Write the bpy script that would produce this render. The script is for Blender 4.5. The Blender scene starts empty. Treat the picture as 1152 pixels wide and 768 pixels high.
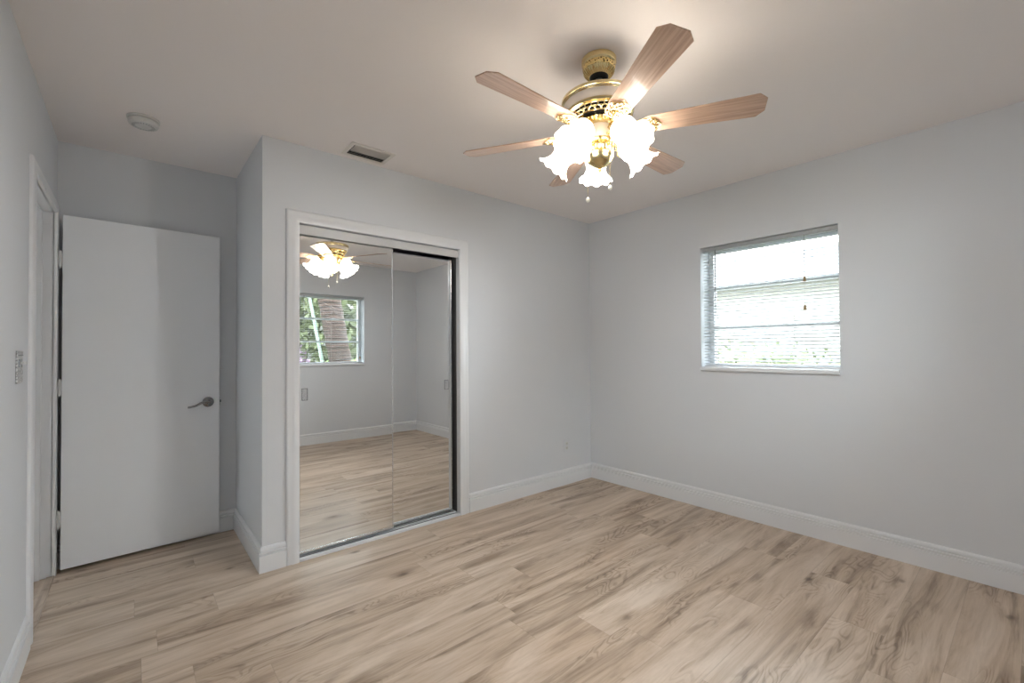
import bpy, bmesh, math, random
from mathutils import Vector, Matrix
random.seed(7)
PI = math.pi
scn = bpy.context.scene
COL = scn.collection

# ------------------------------------------------------------------ camera
YAW, PITCH, ROLL, FPX = 0.7028, 0.0144, -0.0067, 502.73
CAM = Vector((-3.3655, -2.8026, 1.2216))
fw = Vector((math.sin(YAW)*math.cos(PITCH), math.cos(YAW)*math.cos(PITCH), math.sin(PITCH)))
rt0 = Vector((math.cos(YAW), -math.sin(YAW), 0)); up0 = rt0.cross(fw)
rt = rt0*math.cos(ROLL) + up0*math.sin(ROLL); up = -rt0*math.sin(ROLL) + up0*math.cos(ROLL)
cd = bpy.data.cameras.new('camera'); cam = bpy.data.objects.new('camera', cd); COL.objects.link(cam)
m = Matrix((rt, up, -fw)).transposed().to_4x4(); m.translation = CAM; cam.matrix_world = m
cd.sensor_width = 36; cd.sensor_fit = 'HORIZONTAL'; cd.lens = FPX/1152*36
cd.shift_y = 2.43/1152; cd.shift_x = 0.0004; cd.clip_start = 0.02
scn.camera = cam

# ------------------------------------------------------------------ light and exposure
SKY = 10.2
LAMP = 3.4
BULB = 10.6
EXPOSURE = 0.76
scn.view_settings.view_transform = 'Standard'
scn.view_settings.look = 'None'
scn.view_settings.exposure = EXPOSURE
scn.view_settings.gamma = 1
scn.view_settings.use_curve_mapping = False
w = bpy.data.worlds.new('sky'); scn.world = w; w.use_nodes = True
nt = w.node_tree; nt.nodes.clear()
wo = nt.nodes.new('ShaderNodeOutputWorld'); wb = nt.nodes.new('ShaderNodeBackground')
tc = nt.nodes.new('ShaderNodeTexCoord'); sx = nt.nodes.new('ShaderNodeSeparateXYZ')
rp = nt.nodes.new('ShaderNodeValToRGB')
rp.color_ramp.elements[0].position = 0.0; rp.color_ramp.elements[0].color = (0.93, 0.965, 1.0, 1)
rp.color_ramp.elements[1].position = 0.6; rp.color_ramp.elements[1].color = (0.85, 0.92, 1.0, 1)
nt.links.new(tc.outputs['Generated'], sx.inputs[0]); nt.links.new(sx.outputs['Z'], rp.inputs[0])
nt.links.new(rp.outputs[0], wb.inputs[0]); wb.inputs[1].default_value = SKY
nt.links.new(wb.outputs[0], wo.inputs[0])
try:
    scn.cycles.max_bounces = 14; scn.cycles.diffuse_bounces = 8; scn.cycles.glossy_bounces = 6
    scn.cycles.transmission_bounces = 10; scn.cycles.transparent_max_bounces = 16
    scn.cycles.caustics_reflective = True; scn.cycles.sample_clamp_indirect = 6
    scn.cycles.use_denoising = True
except Exception: pass
def portal(name, loc, rot, sxx, syy):
    l = bpy.data.lights.new(name, 'AREA'); l.shape = 'RECTANGLE'; l.size = sxx; l.size_y = syy
    l.cycles.is_portal = True
    o = bpy.data.objects.new(name, l); COL.objects.link(o); o.location = loc; o.rotation_euler = rot
portal('window_portal', (0.24, -1.553, 1.54), (0, PI/2, 0), 0.93, 0.89)
portal('window_portal', (-1.305, -3.58, 1.515), (-PI/2, 0, 0), 0.89, 0.94)

# ------------------------------------------------------------------ materials
def new_mat(name):
    mt = bpy.data.materials.new(name); mt.use_nodes = True
    n = mt.node_tree; b = n.nodes['Principled BSDF']
    return mt, n, b
def N(n, t, **kw):
    x = n.nodes.new(t)
    for k, v in kw.items(): setattr(x, k, v)
    return x
def srgb(r, g, b):
    f = lambda c: (c/255/12.92) if c/255 <= 0.04045 else ((c/255+0.055)/1.055)**2.4
    return (f(r), f(g), f(b), 1)
def math_node(n, op, a, b=None, c=None):
    x = N(n, 'ShaderNodeMath', operation=op)
    for i, v in enumerate((a, b, c)):
        if v is None: continue
        if isinstance(v, (int, float)): x.inputs[i].default_value = v
        else: n.links.new(v, x.inputs[i])
    return x.outputs[0]
def mix_col(n, f, a, b, mode='MIX'):
    x = N(n, 'ShaderNodeMix', data_type='RGBA', blend_type=mode)
    for i, v in ((0, f), (6, a), (7, b)):
        if isinstance(v, (int, float)): x.inputs[i].default_value = v
        elif isinstance(v, tuple): x.inputs[i].default_value = v
        else: n.links.new(v, x.inputs[i])
    return x.outputs[2]
def paint(name, col, rough=0.6, bump=0.0, scale=60, var=0.03, spec=0.3):
    mt, n, b = new_mat(name)
    co = N(n, 'ShaderNodeTexCoord').outputs['Object']
    nz = N(n, 'ShaderNodeTexNoise'); nz.inputs['Scale'].default_value = 1.3; n.links.new(co, nz.inputs['Vector'])
    c2 = tuple(x*(1-var) for x in col[:3]) + (1,)
    n.links.new(mix_col(n, nz.outputs[0], col, c2), b.inputs['Base Color'])
    b.inputs['Roughness'].default_value = rough
    b.inputs['Specular IOR Level'].default_value = spec
    if bump:
        nb = N(n, 'ShaderNodeTexNoise'); nb.inputs['Scale'].default_value = scale; nb.inputs['Detail'].default_value = 4
        n.links.new(co, nb.inputs['Vector'])
        bp = N(n, 'ShaderNodeBump'); bp.inputs['Strength'].default_value = bump; bp.inputs['Distance'].default_value = 0.004
        n.links.new(nb.outputs[0], bp.inputs['Height']); n.links.new(bp.outputs[0], b.inputs['Normal'])
    return mt
def metal(name, col, rough=0.2):
    mt, n, b = new_mat(name)
    b.inputs['Base Color'].default_value = col; b.inputs['Metallic'].default_value = 1
    nz = N(n, 'ShaderNodeTexNoise'); nz.inputs['Scale'].default_value = 40
    mr = N(n, 'ShaderNodeMapRange'); mr.inputs[3].default_value = rough*0.7; mr.inputs[4].default_value = rough*1.3
    n.links.new(nz.outputs[0], mr.inputs[0]); n.links.new(mr.outputs[0], b.inputs['Roughness'])
    return mt

M = {}
M['wall'] = paint('wall_paint', (0.69, 0.712, 0.74, 1), 0.65, 0.12, 35, 0.03)
M['ceiling'] = paint('ceiling_paint', (0.89, 0.85, 0.835, 1), 0.8, 0.15, 50, 0.03)
M['trim'] = paint('trim_paint', (0.77, 0.785, 0.805, 1), 0.35, 0, 1, 0.02, 0.5)
M['door'] = paint('door_paint', (0.86, 0.88, 0.905, 1), 0.4, 0.02, 20, 0.02, 0.4)
M['plastic'] = paint('white_plastic', (0.66, 0.66, 0.64, 1), 0.4, 0, 1, 0.01, 0.5)
M['vent'] = paint('vent_paint', (0.78, 0.75, 0.71, 1), 0.5)
M['dark'] = paint('dark_void', (0.02, 0.02, 0.02, 1), 0.8)
M['brass'] = metal('polished_brass', (0.74, 0.60, 0.32, 1), 0.2)
M['brass_old'] = metal('antique_brass', (0.74, 0.62, 0.36, 1), 0.24)
M['nickel'] = metal('dark_nickel', (0.30, 0.30, 0.31, 1), 0.2)
M['silver'] = metal('silver_aluminium', (0.72, 0.73, 0.75, 1), 0.25)
M['black'] = paint('black_rubber', (0.01, 0.01, 0.01, 1), 0.5)
M['cream'] = paint('cream_enamel', (0.62, 0.56, 0.50, 1), 0.3, 0, 1, 0.02, 0.5)
M['rod'] = paint('grey_rod', (0.45, 0.47, 0.46, 1), 0.35)
M['chain_knob'] = paint('white_ceramic', (0.85, 0.84, 0.8, 1), 0.15, 0, 1, 0, 0.6)
M['tassel'] = paint('tan_wood_tassel', (0.33, 0.22, 0.10, 1), 0.5)
M['wand'] = paint('clear_grey_wand', (0.25, 0.26, 0.26, 1), 0.2)
M['fascia'] = paint('track_fascia', (0.60, 0.60, 0.60, 1), 0.35, 0, 1, 0.02, 0.5)
M['jamb_shade'] = paint('jamb_shade_dark', (0.07, 0.07, 0.07, 1), 0.4)  # shade of the right closet jamb as a flat dark colour
M['stucco'] = paint('pale_stucco', (0.30, 0.285, 0.26, 1), 0.9, 0.3, 40, 0.1)
M['roof'] = paint('grey_shingle', (0.16, 0.16, 0.17, 1), 0.9, 0.4, 20, 0.3)
M['hedge'] = paint('hedge_leaf', (0.07, 0.105, 0.03, 1), 0.6, 0, 1, 0.6)
M['leaf_bright'] = paint('bright_leaf', (0.15, 0.17, 0.085, 1), 0.6, 0, 1, 0.6)
M['frond'] = paint('palm_frond_green', (0.11, 0.16, 0.045, 1), 0.5, 0, 1, 0.4)
M['blossom'] = paint('mauve_blossom', (0.20, 0.13, 0.19, 1), 0.7)
M['post'] = paint('pale_post', (0.25, 0.30, 0.26, 1), 0.5)
M['mirror'] = metal('mirror_glass', (0.86, 0.875, 0.875, 1), 0.0)
M['mirror'].node_tree.nodes['Principled BSDF'].inputs['Roughness'].default_value = 0.0
for l in list(M['mirror'].node_tree.links):
    if l.to_socket.name == 'Roughness': M['mirror'].node_tree.links.remove(l)

# blind slats: thin white translucent aluminium/vinyl
mt, n, b = new_mat('blind_slat'); M['slat'] = mt
tr = N(n, 'ShaderNodeBsdfTranslucent'); tr.inputs[0].default_value = (0.9, 0.9, 0.9, 1)
b.inputs['Base Color'].default_value = (0.66, 0.67, 0.69, 1); b.inputs['Roughness'].default_value = 0.35
ms = N(n, 'ShaderNodeMixShader'); ms.inputs[0].default_value = 0.10
n.links.new(b.outputs[0], ms.inputs[1]); n.links.new(tr.outputs[0], ms.inputs[2])
n.links.new(ms.outputs[0], n.nodes['Material Output'].inputs[0])

# window glass: thin
mt, n, b = new_mat('window_glass'); M['glass'] = mt
gl = N(n, 'ShaderNodeBsdfGlossy'); gl.inputs['Roughness'].default_value = 0.02
tp = N(n, 'ShaderNodeBsdfTransparent'); tp.inputs[0].default_value = (0.93, 0.96, 0.95, 1)
fr = N(n, 'ShaderNodeFresnel'); fr.inputs[0].default_value = 1.3
ms = N(n, 'ShaderNodeMixShader'); n.links.new(fr.outputs[0], ms.inputs[0])
n.links.new(tp.outputs[0], ms.inputs[1]); n.links.new(gl.outputs[0], ms.inputs[2])
n.links.new(ms.outputs[0], n.nodes['Material Output'].inputs[0])

# lit frosted glass
mt, n, b = new_mat('lit_frosted_glass'); M['shade'] = mt
b.inputs['Base Color'].default_value = (0.9, 0.88, 0.84, 1); b.inputs['Roughness'].default_value = 0.4
b.inputs['Emission Color'].default_value = (1.0, 0.93, 0.84, 1)
b.inputs['Emission Strength'].default_value = LAMP

# floor: oak laminate planks running along x
def wood_floor(name, rotate=False):
    mt, n, b = new_mat(name)
    co = N(n, 'ShaderNodeTexCoord').outputs['Object']
    s = N(n, 'ShaderNodeSeparateXYZ'); n.links.new(co, s.inputs[0])
    X, Y = (s.outputs['Y'], s.outputs['X']) if rotate else (s.outputs['X'], s.outputs['Y'])
    PW, PL = 0.19, 1.22
    ry = math_node(n, 'DIVIDE', math_node(n, 'ADD', Y, 20.03), PW)
    row = math_node(n, 'FLOOR', ry); fy = math_node(n, 'SUBTRACT', ry, row)
    wn = N(n, 'ShaderNodeTexWhiteNoise', noise_dimensions='1D'); n.links.new(row, wn.inputs['W'])
    rx = math_node(n, 'DIVIDE', math_node(n, 'ADD', X, math_node(n, 'MULTIPLY_ADD', wn.outputs['Value'], PL*3, 20.0)), PL)
    colm = math_node(n, 'FLOOR', rx); fx = math_node(n, 'SUBTRACT', rx, colm)
    cmb = N(n, 'ShaderNodeCombineXYZ'); n.links.new(row, cmb.inputs[0]); n.links.new(colm, cmb.inputs[1])
    wp = N(n, 'ShaderNodeTexWhiteNoise', noise_dimensions='3D'); n.links.new(cmb.outputs[0], wp.inputs['Vector'])
    sp = N(n, 'ShaderNodeSeparateColor'); n.links.new(wp.outputs['Color'], sp.inputs[0])
    r1, r2, r3 = sp.outputs[0], sp.outputs[1], sp.outputs[2]
    # per plank coordinates
    px = math_node(n, 'MULTIPLY_ADD', r1, 37.0, X); py = math_node(n, 'MULTIPLY_ADD', r2, 23.0, Y)
    def vec(kx, ky, z=0.0):
        c = N(n, 'ShaderNodeCombineXYZ')
        n.links.new(math_node(n, 'MULTIPLY', px, kx), c.inputs[0]); n.links.new(math_node(n, 'MULTIPLY', py, ky), c.inputs[1])
        c.inputs[2].default_value = z
        return c.outputs[0]
    def noise(v, scale, detail=3, dist=0.0, rough=0.55):
        x = N(n, 'ShaderNodeTexNoise'); x.inputs['Scale'].default_value = scale; x.inputs['Detail'].default_value = detail
        x.inputs['Distortion'].default_value = dist; x.inputs['Roughness'].default_value = rough
        n.links.new(v, x.inputs['Vector']); return x.outputs[0]
    def rng(v, a, b_, c=0.0, d=1.0, smooth=True):
        x = N(n, 'ShaderNodeMapRange'); x.interpolation_type = 'SMOOTHSTEP' if smooth else 'LINEAR'
        for i, q in enumerate((a, b_, c, d)): x.inputs[i+1].default_value = q
        n.links.new(v, x.inputs[0]); return x.outputs[0]
    broad = noise(vec(0.75, 6.5), 1.5, 5, 0.9, 0.6)            # long cloudy streaks
    fine = noise(vec(3.0, 60.0, 2), 2.2, 4, 0.2, 0.65)      # pores
    # warped cathedral rings
    warp = noise(vec(1.2, 5.0, 5), 1.3, 2, 0.4)
    rings = math_node(n, 'SINE', math_node(n, 'MULTIPLY', warp, 150.0))
    ringmask = rng(noise(vec(1.1, 4.0, 9), 1.5, 1), 0.50, 0.64)
    ringv = math_node(n, 'MULTIPLY', rng(rings, 0.0, 1.0), ringmask)
    # knots
    vo = N(n, 'ShaderNodeTexVoronoi'); vo.inputs['Scale'].default_value = 2.6; n.links.new(vec(1.0, 1.7, 3), vo.inputs['Vector'])
    vo.inputs['Randomness'].default_value = 1.0
    kd = math_node(n, 'ADD', vo.outputs['Distance'], math_node(n, 'MULTIPLY', noise(vec(9, 18), 1.5, 2), 0.09))
    knot = rng(kd, 0.07, 0.15, 1.0, 0.0)
    halo = rng(kd, 0.07, 0.36, 1.0, 0.0)
    ra = N(n, 'ShaderNodeValToRGB'); e = ra.color_ramp.elements
    e[0].position = 0.28; e[0].color = FLOOR_C[0]
    e[1].position = 0.66; e[1].color = FLOOR_C[2]
    e2 = e.new(0.47); e2.color = FLOOR_C[1]
    v = math_node(n, 'ADD', broad, math_node(n, 'MULTIPLY', math_node(n, 'SUBTRACT', fine, 0.5), 0.22))
    v = math_node(n, 'SUBTRACT', v, math_node(n, 'MULTIPLY', halo, 0.11))
    v = math_node(n, 'ADD', v, math_node(n, 'MULTIPLY', math_node(n, 'SUBTRACT', r3, 0.5), 0.08))
    v = math_node(n, 'SUBTRACT', v, math_node(n, 'MULTIPLY', ringv, 0.10))
    n.links.new(v, ra.inputs[0])
    c = mix_col(n, math_node(n, 'MULTIPLY', knot, 0.65), ra.outputs[0], FLOOR_C[3])
    # a pinkish or yellowish shift by plank
    c = mix_col(n, math_node(n, 'MULTIPLY', r2, 0.35), c, (1.0, 0.94, 0.89, 1), 'MULTIPLY')
    # seams
    ey = math_node(n, 'MULTIPLY', math_node(n, 'MINIMUM', fy, math_node(n, 'SUBTRACT', 1.0, fy)), PW)
    ex = math_node(n, 'MULTIPLY', math_node(n, 'MINIMUM', fx, math_node(n, 'SUBTRACT', 1.0, fx)), PL)
    em = math_node(n, 'MINIMUM', ey, ex)
    seam = rng(em, 0.0, 0.0022, 1.0, 0.0)
    c = mix_col(n, math_node(n, 'MULTIPLY', seam, 0.22), c, FLOOR_C[3])
    n.links.new(c, b.inputs['Base Color'])
    b.inputs['Specular IOR Level'].default_value = 0.4
    n.links.new(rng(fine, 0.3, 0.7, 0.30, 0.42), b.inputs['Roughness'])
    bp = N(n, 'ShaderNodeBump'); bp.inputs['Strength'].default_value = 0.12; bp.inputs['Distance'].default_value = 0.002
    hh = math_node(n, 'SUBTRACT', math_node(n, 'MULTIPLY', fine, 0.5), seam)
    n.links.new(hh, bp.inputs['Height']); n.links.new(bp.outputs[0], b.inputs['Normal'])
    return mt
FLOOR_C = [srgb(132, 113, 95), srgb(185, 166, 146), srgb(209, 193, 176), srgb(76, 60, 46)]
M['floor'] = wood_floor('oak_laminate')
FLOOR_C = [srgb(150, 132, 114), srgb(184, 166, 149), srgb(204, 188, 171), srgb(96, 80, 66)]
M['hall_floor'] = wood_floor('oak_laminate_hall', True)

# fan blade: washed oak veneer under gloss
mt, n, b = new_mat('blade_wood'); M['blade'] = mt
co = N(n, 'ShaderNodeTexCoord').outputs['Object']
mp = N(n, 'ShaderNodeMapping'); mp.inputs['Scale'].default_value = (2.0, 40.0, 1.0); n.links.new(co, mp.inputs[0])
nz = N(n, 'ShaderNodeTexNoise'); nz.inputs['Scale'].default_value = 2.5; nz.inputs['Detail'].default_value = 5; nz.inputs['Distortion'].default_value = 0.5
n.links.new(mp.outputs[0], nz.inputs['Vector'])
ra = N(n, 'ShaderNodeValToRGB'); e = ra.color_ramp.elements
e[0].position = 0.3; e[0].color = srgb(178, 146, 126); e[1].position = 0.7; e[1].color = srgb(214, 184, 162)
n.links.new(nz.outputs[0], ra.inputs[0]); n.links.new(ra.outputs[0], b.inputs['Base Color'])
b.inputs['Roughness'].default_value = 0.28
b.inputs['Coat Weight'].default_value = 0.5; b.inputs['Coat Roughness'].default_value = 0.06

# palm bark
mt, n, b = new_mat('palm_bark'); M['bark'] = mt
co = N(n, 'ShaderNodeTexCoord').outputs['Object']
wv = N(n, 'ShaderNodeTexWave', bands_direction='Z'); wv.inputs['Scale'].default_value = 4.5; wv.inputs['Distortion'].default_value = 5
n.links.new(co, wv.inputs['Vector'])
ra = N(n, 'ShaderNodeValToRGB'); e = ra.color_ramp.elements
e[0].color = (0.02, 0.011, 0.007, 1); e[1].color = (0.085, 0.052, 0.040, 1)
n.links.new(wv.outputs[0], ra.inputs[0]); n.links.new(ra.outputs[0], b.inputs['Base Color']); b.inputs['Roughness'].default_value = 0.9
# lawn
M['lawn'] = paint('lawn_grass', (0.07, 0.10, 0.03, 1), 0.9, 0.5, 30, 0.5)

# brass filigree: polished brass with dark pierced holes
mt, n, b = new_mat('pierced_brass'); M['filigree'] = mt
co = N(n, 'ShaderNodeTexCoord').outputs['Object']
vo = N(n, 'ShaderNodeTexVoronoi'); vo.inputs['Scale'].default_value = 85; n.links.new(co, vo.inputs['Vector'])
ra = N(n, 'ShaderNodeValToRGB'); e = ra.color_ramp.elements
e[0].position = 0.22; e[0].color = (0.06, 0.035, 0.01, 1); e[1].position = 0.36; e[1].color = (0.82, 0.63, 0.28, 1)
n.links.new(vo.outputs['Distance'], ra.inputs[0]); n.links.new(ra.outputs[0], b.inputs['Base Color'])
b.inputs['Metallic'].default_value = 1; b.inputs['Roughness'].default_value = 0.22
bp = N(n, 'ShaderNodeBump'); bp.inputs['Strength'].default_value = 0.7; bp.inputs['Distance'].default_value = 0.004
n.links.new(vo.outputs['Distance'], bp.inputs['Height']); n.links.new(bp.outputs[0], b.inputs['Normal'])
# pewter scroll relief for the switch plate
mt, n, b = new_mat('scroll_relief_plate'); M['relief'] = mt
vo = N(n, 'ShaderNodeTexVoronoi', feature='DISTANCE_TO_EDGE'); vo.inputs['Scale'].default_value = 75
co = N(n, 'ShaderNodeTexCoord').outputs['Object']; n.links.new(co, vo.inputs['Vector'])
ra = N(n, 'ShaderNodeValToRGB'); e = ra.color_ramp.elements
e[0].position = 0.02; e[0].color = (0.28, 0.28, 0.28, 1); e[1].position = 0.2; e[1].color = (0.66, 0.66, 0.66, 1)
n.links.new(vo.outputs['Distance'], ra.inputs[0]); n.links.new(ra.outputs[0], b.inputs['Base Color'])
b.inputs['Metallic'].default_value = 0.3; b.inputs['Roughness'].default_value = 0.4

# ------------------------------------------------------------------ mesh helpers
def obj(name, bm, mat, parent=None, smooth=False, bevel=0.0, kind=None, label=None, cat=None, group=None, recalc=True):
    if recalc: bmesh.ops.recalc_face_normals(bm, faces=bm.faces)
    me = bpy.data.meshes.new(name); bm.to_mesh(me); bm.free()
    me.materials.append(mat)
    if smooth:
        for p in me.polygons: p.use_smooth = True
        try: me.set_sharp_from_angle(angle=math.radians(40))
        except Exception: pass
    o = bpy.data.objects.new(name, me); COL.objects.link(o)
    if parent: o.parent = parent
    if bevel:
        bv = o.modifiers.new('bevel', 'BEVEL'); bv.width = bevel; bv.segments = 2; bv.limit_method = 'ANGLE'
    if kind: o['kind'] = kind
    if label: o['label'] = label
    if cat: o['category'] = cat
    if group: o['group'] = group
    return o
def empty(name, loc, rz=0, label=None, cat=None, group=None, kind=None):
    o = bpy.data.objects.new(name, None); COL.objects.link(o); o.location = loc; o.rotation_euler = (0, 0, rz)
    o.empty_display_size = 0.1
    if label: o['label'] = label
    if cat: o['category'] = cat
    if group: o['group'] = group
    if kind: o['kind'] = kind
    return o
def box(bm, x0, x1, y0, y1, z0, z1):
    v = [bm.verts.new(p) for p in ((x0,y0,z0),(x1,y0,z0),(x1,y1,z0),(x0,y1,z0),(x0,y0,z1),(x1,y0,z1),(x1,y1,z1),(x0,y1,z1))]
    for f in ((0,3,2,1),(4,5,6,7),(0,1,5,4),(1,2,6,5),(2,3,7,6),(3,0,4,7)): bm.faces.new([v[i] for i in f])
    return v
def tube(bm, pts, r, seg=8, cap=True, rfun=None):
    pts = [Vector(p) for p in pts]; rings = []
    nprev = None
    for i, p in enumerate(pts):
        t = (pts[min(i+1, len(pts)-1)] - pts[max(i-1, 0)]).normalized()
        if nprev is None:
            a = Vector((0,0,1)) if abs(t.z) < 0.9 else Vector((1,0,0))
            nn = (a - t*a.dot(t)).normalized()
        else: nn = (nprev - t*nprev.dot(t)).normalized()
        nprev = nn; bb = t.cross(nn)
        rr = rfun(i/(len(pts)-1)) if rfun else r
        rings.append([bm.verts.new(p + (nn*math.cos(2*PI*k/seg) + bb*math.sin(2*PI*k/seg))*rr) for k in range(seg)])
    for a, b_ in zip(rings, rings[1:]):
        for k in range(seg): bm.faces.new((a[k], a[(k+1)%seg], b_[(k+1)%seg], b_[k]))
    if cap: bm.faces.new(rings[0][::-1]); bm.faces.new(rings[-1])
def lathe(bm, prof, seg=48, mat=None, fl=None, flutes=0, cap=False):
    """prof: [(r,z)], optional fl(i)->flute amplitude; mat transforms the points"""
    rings = []
    for i, (r, z) in enumerate(prof):
        ring = []
        for k in range(seg):
            a = 2*PI*k/seg; rr = r
            if fl: rr = r*(1 + fl(i)*math.cos(flutes*a))
            p = Vector((rr*math.cos(a), rr*math.sin(a), z))
            ring.append(bm.verts.new(mat @ p if mat else p))
        rings.append(ring)
    for a, b_ in zip(rings, rings[1:]):
        for k in range(seg): bm.faces.new((a[k], a[(k+1)%seg], b_[(k+1)%seg], b_[k]))
    if cap: bm.faces.new(rings[0][::-1]); bm.faces.new(rings[-1])
def extrude_path(bm, prof, pts):
    """prof: [(out, z)] closed outline; pts: floor polyline with mitred corners, 'out' to the left of travel"""
    pts = [Vector((p[0], p[1])) for p in pts]; rings = []
    nrm = []
    for a, b_ in zip(pts, pts[1:]):
        d = (b_-a).normalized(); nrm.append(Vector((-d.y, d.x)))
    for i, p in enumerate(pts):
        if i == 0: mm = nrm[0]
        elif i == len(pts)-1: mm = nrm[-1]
        else:
            s = (nrm[i-1]+nrm[i]).normalized(); mm = s/ s.dot(nrm[i])
        rings.append([bm.verts.new((p.x+mm.x*o, p.y+mm.y*o, z)) for o, z in prof])
    L = len(prof)
    for a, b_ in zip(rings, rings[1:]):
        for k in range(L): bm.faces.new((a[k], a[(k+1)%L], b_[(k+1)%L], b_[k]))
    bm.faces.new(rings[0]); bm.faces.new(rings[-1][::-1])
def arc(cx, cy, r, a0, a1, n_):
    return [(cx+r*math.cos(a0+(a1-a0)*i/n_), cy+r*math.sin(a0+(a1-a0)*i/n_)) for i in range(n_+1)]
def S(name, label, cat, bm, mat, bevel=0.0, smooth=False, parent=None):
    return obj(name, bm, mat, parent, smooth, bevel, None if parent else 'structure', label, None if parent else cat)

# ------------------------------------------------------------------ room shell
H = 2.44; XP = -2.816; YR = 0.82; XL = -3.70; YD = -3.338; T = 0.12
CX0, CX1, CZ = -2.623, -1.509, 1.975          # closet opening
WE = (-1.999, -1.107, 1.072, 2.003)           # east window y0,y1,z0,z1
WS = (-1.752, -0.859, 1.042, 1.985)           # south window x0,x1,z0,z1
DY0, DY1, DZ = -0.017, 0.70, 2.0              # doorway in the west wall

bm = bmesh.new(); box(bm, XL, 0.0, YD, YR, -0.05, 0.0)
S('floor', 'light oak laminate plank floor of the bedroom', 'floor', bm, M['floor'])
bm = bmesh.new(); box(bm, XL-1.4, XL, YD, YR+0.6, -0.05, 0.0)
S('floor_hall', 'strip of oak laminate floor in the hall beyond the doorway', 'floor', bm, M['hall_floor'])
bm = bmesh.new(); box(bm, XL-1.4, 0.25, YD-0.25, YR+0.72, H, H+0.1)
S('ceiling', 'warm white painted ceiling of the bedroom', 'ceiling', bm, M['ceiling'])
# closet wall (north)
bm = bmesh.new()
box(bm, XP, CX0-0.012, 0, T, 0, H); box(bm, CX1+0.012, 0.0, 0, T, 0, H); box(bm, CX0-0.012, CX1+0.012, 0, T, CZ+0.012, H)
S('wall_north', 'pale grey wall around the mirrored closet doors', 'wall', bm, M['wall'])
bm = bmesh.new(); box(bm, XP, XP+0.1, T, YR, 0, H)
S('wall_alcove_side', 'narrow return wall beside the entry door', 'wall', bm, M['wall'])
bm = bmesh.new(); box(bm, XL-0.12, 0.0, YR, YR+0.12, 0, H)
S('wall_alcove_back', 'shaded wall behind the open entry door', 'wall', bm, M['wall'])
# east wall with window hole
def wall_with_hole(axis, p0, p1, a0, a1, w0, w1, z0, z1):
    bm = bmesh.new()
    def bx(u0, u1, za, zb):
        if axis == 'x': box(bm, p0, p1, u0, u1, za, zb)
        else: box(bm, u0, u1, p0, p1, za, zb)
    bx(a0, w0, 0, H); bx(w1, a1, 0, H); bx(w0, w1, 0, z0); bx(w0, w1, z1, H)
    return bm
S('wall_east', 'pale grey wall with the small blind covered window', 'wall', wall_with_hole('x', 0, 0.22, YD-0.22, YR+0.12, *WE), M['wall'])
S('wall_south', 'pale grey wall seen in the closet mirror with a window', 'wall', wall_with_hole('y', YD-0.22, YD, XL-0.12, 0.0, *WS), M['wall'])
# west wall with doorway
bm = bmesh.new()
box(bm, XL-T, XL, YD, DY0-0.012, 0, H); box(bm, XL-T, XL, DY1+0.012, YR, 0, H); box(bm, XL-T, XL, DY0-0.012, DY1+0.012, DZ+0.012, H)
S('wall_west', 'pale grey wall with the doorway and the switch plate', 'wall', bm, M['wall'])
# hall beyond
bm = bmesh.new(); box(bm, XL-1.4, XL-1.3, YD, YR+0.6, 0, H); box(bm, XL-1.4, XL-T, YR+0.6, YR+0.7, 0, H); box(bm, XL-1.4, XL-T, YD-0.1, YD, 0, H)
S('wall_hall', 'hall walls beyond the doorway', 'wall', bm, M['wall'])

# baseboards
BB = [(0.0, 0.0), (0.016, 0.0), (0.016, 0.093), (0.009, 0.0955), (0.009, 0.0995), (0.0155, 0.1015), (0.0155, 0.1095),
      (0.0065, 0.112), (0.0065, 0.1165), (0.0115, 0.1185)] + [(0.0115*math.cos(a), 0.124+0.016*math.sin(a)) for a in (0.0, 0.4, 0.8, 1.2)] + [(0.0, 0.1405)]
def baseboard(name, label, pts):
    bm = bmesh.new(); extrude_path(bm, BB, pts); return S(name, label, 'baseboard', bm, M['trim'], smooth=False)
baseboard('baseboard_east', 'white moulded baseboard running from the closet round the window wall', [(CX1+0.085, 0), (0, 0), (0, YD), (XL, YD), (XL, -0.0865)][::-1] if False else [(XL, -0.087), (XL, YD), (0, YD), (0, 0), (CX1+0.083, 0)])
baseboard('baseboard_alcove', 'white moulded baseboard wrapping the closet corner into the door alcove', [(CX0-0.073, 0), (XP, 0), (XP, YR), (XL, YR)])

# closet casing (rounded)
def casing_profile(wd, th):
    return [(0, 0)] + [(0.002, th*0.55), (0.006, th*0.85), (0.014, th), (wd*0.55, th), (wd*0.78, th*0.8), (wd*0.92, th*0.72), (wd-0.004, th*0.62), (wd, th*0.4), (wd, 0)]
def casing(bm, along_a, along_b, z0, z1, wl, wr, wt, place, th=0.018):
    """three mitred legs round an opening; place(u, out, z) -> world"""
    path = [(along_a, z0), (along_a, z1), (along_b, z1), (along_b, z0)]
    offs = [(-wl, 0), (-wl, wt), (wr, wt), (wr, 0)]
    prof = casing_profile(1.0, th)
    rings = []
    for (u, z), (du, dz) in zip(path, offs):
        rings.append([bm.verts.new(place(u+du*t, o, z+dz*t)) for t, o in [(min(max(a, 0), 1), b_) for a, b_ in
              [(0, -0.004), (0.0, th*0.6), (0.05, th*0.9), (0.15, th), (0.5, th), (0.62, th*0.78), (0.80, th*0.82), (0.93, th*0.7), (1.0, th*0.35), (1.0, -0.004)]]])
    L = len(rings[0])
    for a, b_ in zip(rings, rings[1:]):
        for k in range(L): bm.faces.new((a[k], a[(k+1)%L], b_[(k+1)%L], b_[k]))
    bm.faces.new(rings[0]); bm.faces.new(rings[-1][::-1])
bm = bmesh.new()
casing(bm, CX0, CX1, 0, CZ, 0.073, 0.083, 0.074, lambda u, o, z: (u, -o, z))
S('trim_1', 'white rounded casing framing the mirrored closet', 'door trim', bm, M['trim'], smooth=True)
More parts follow.
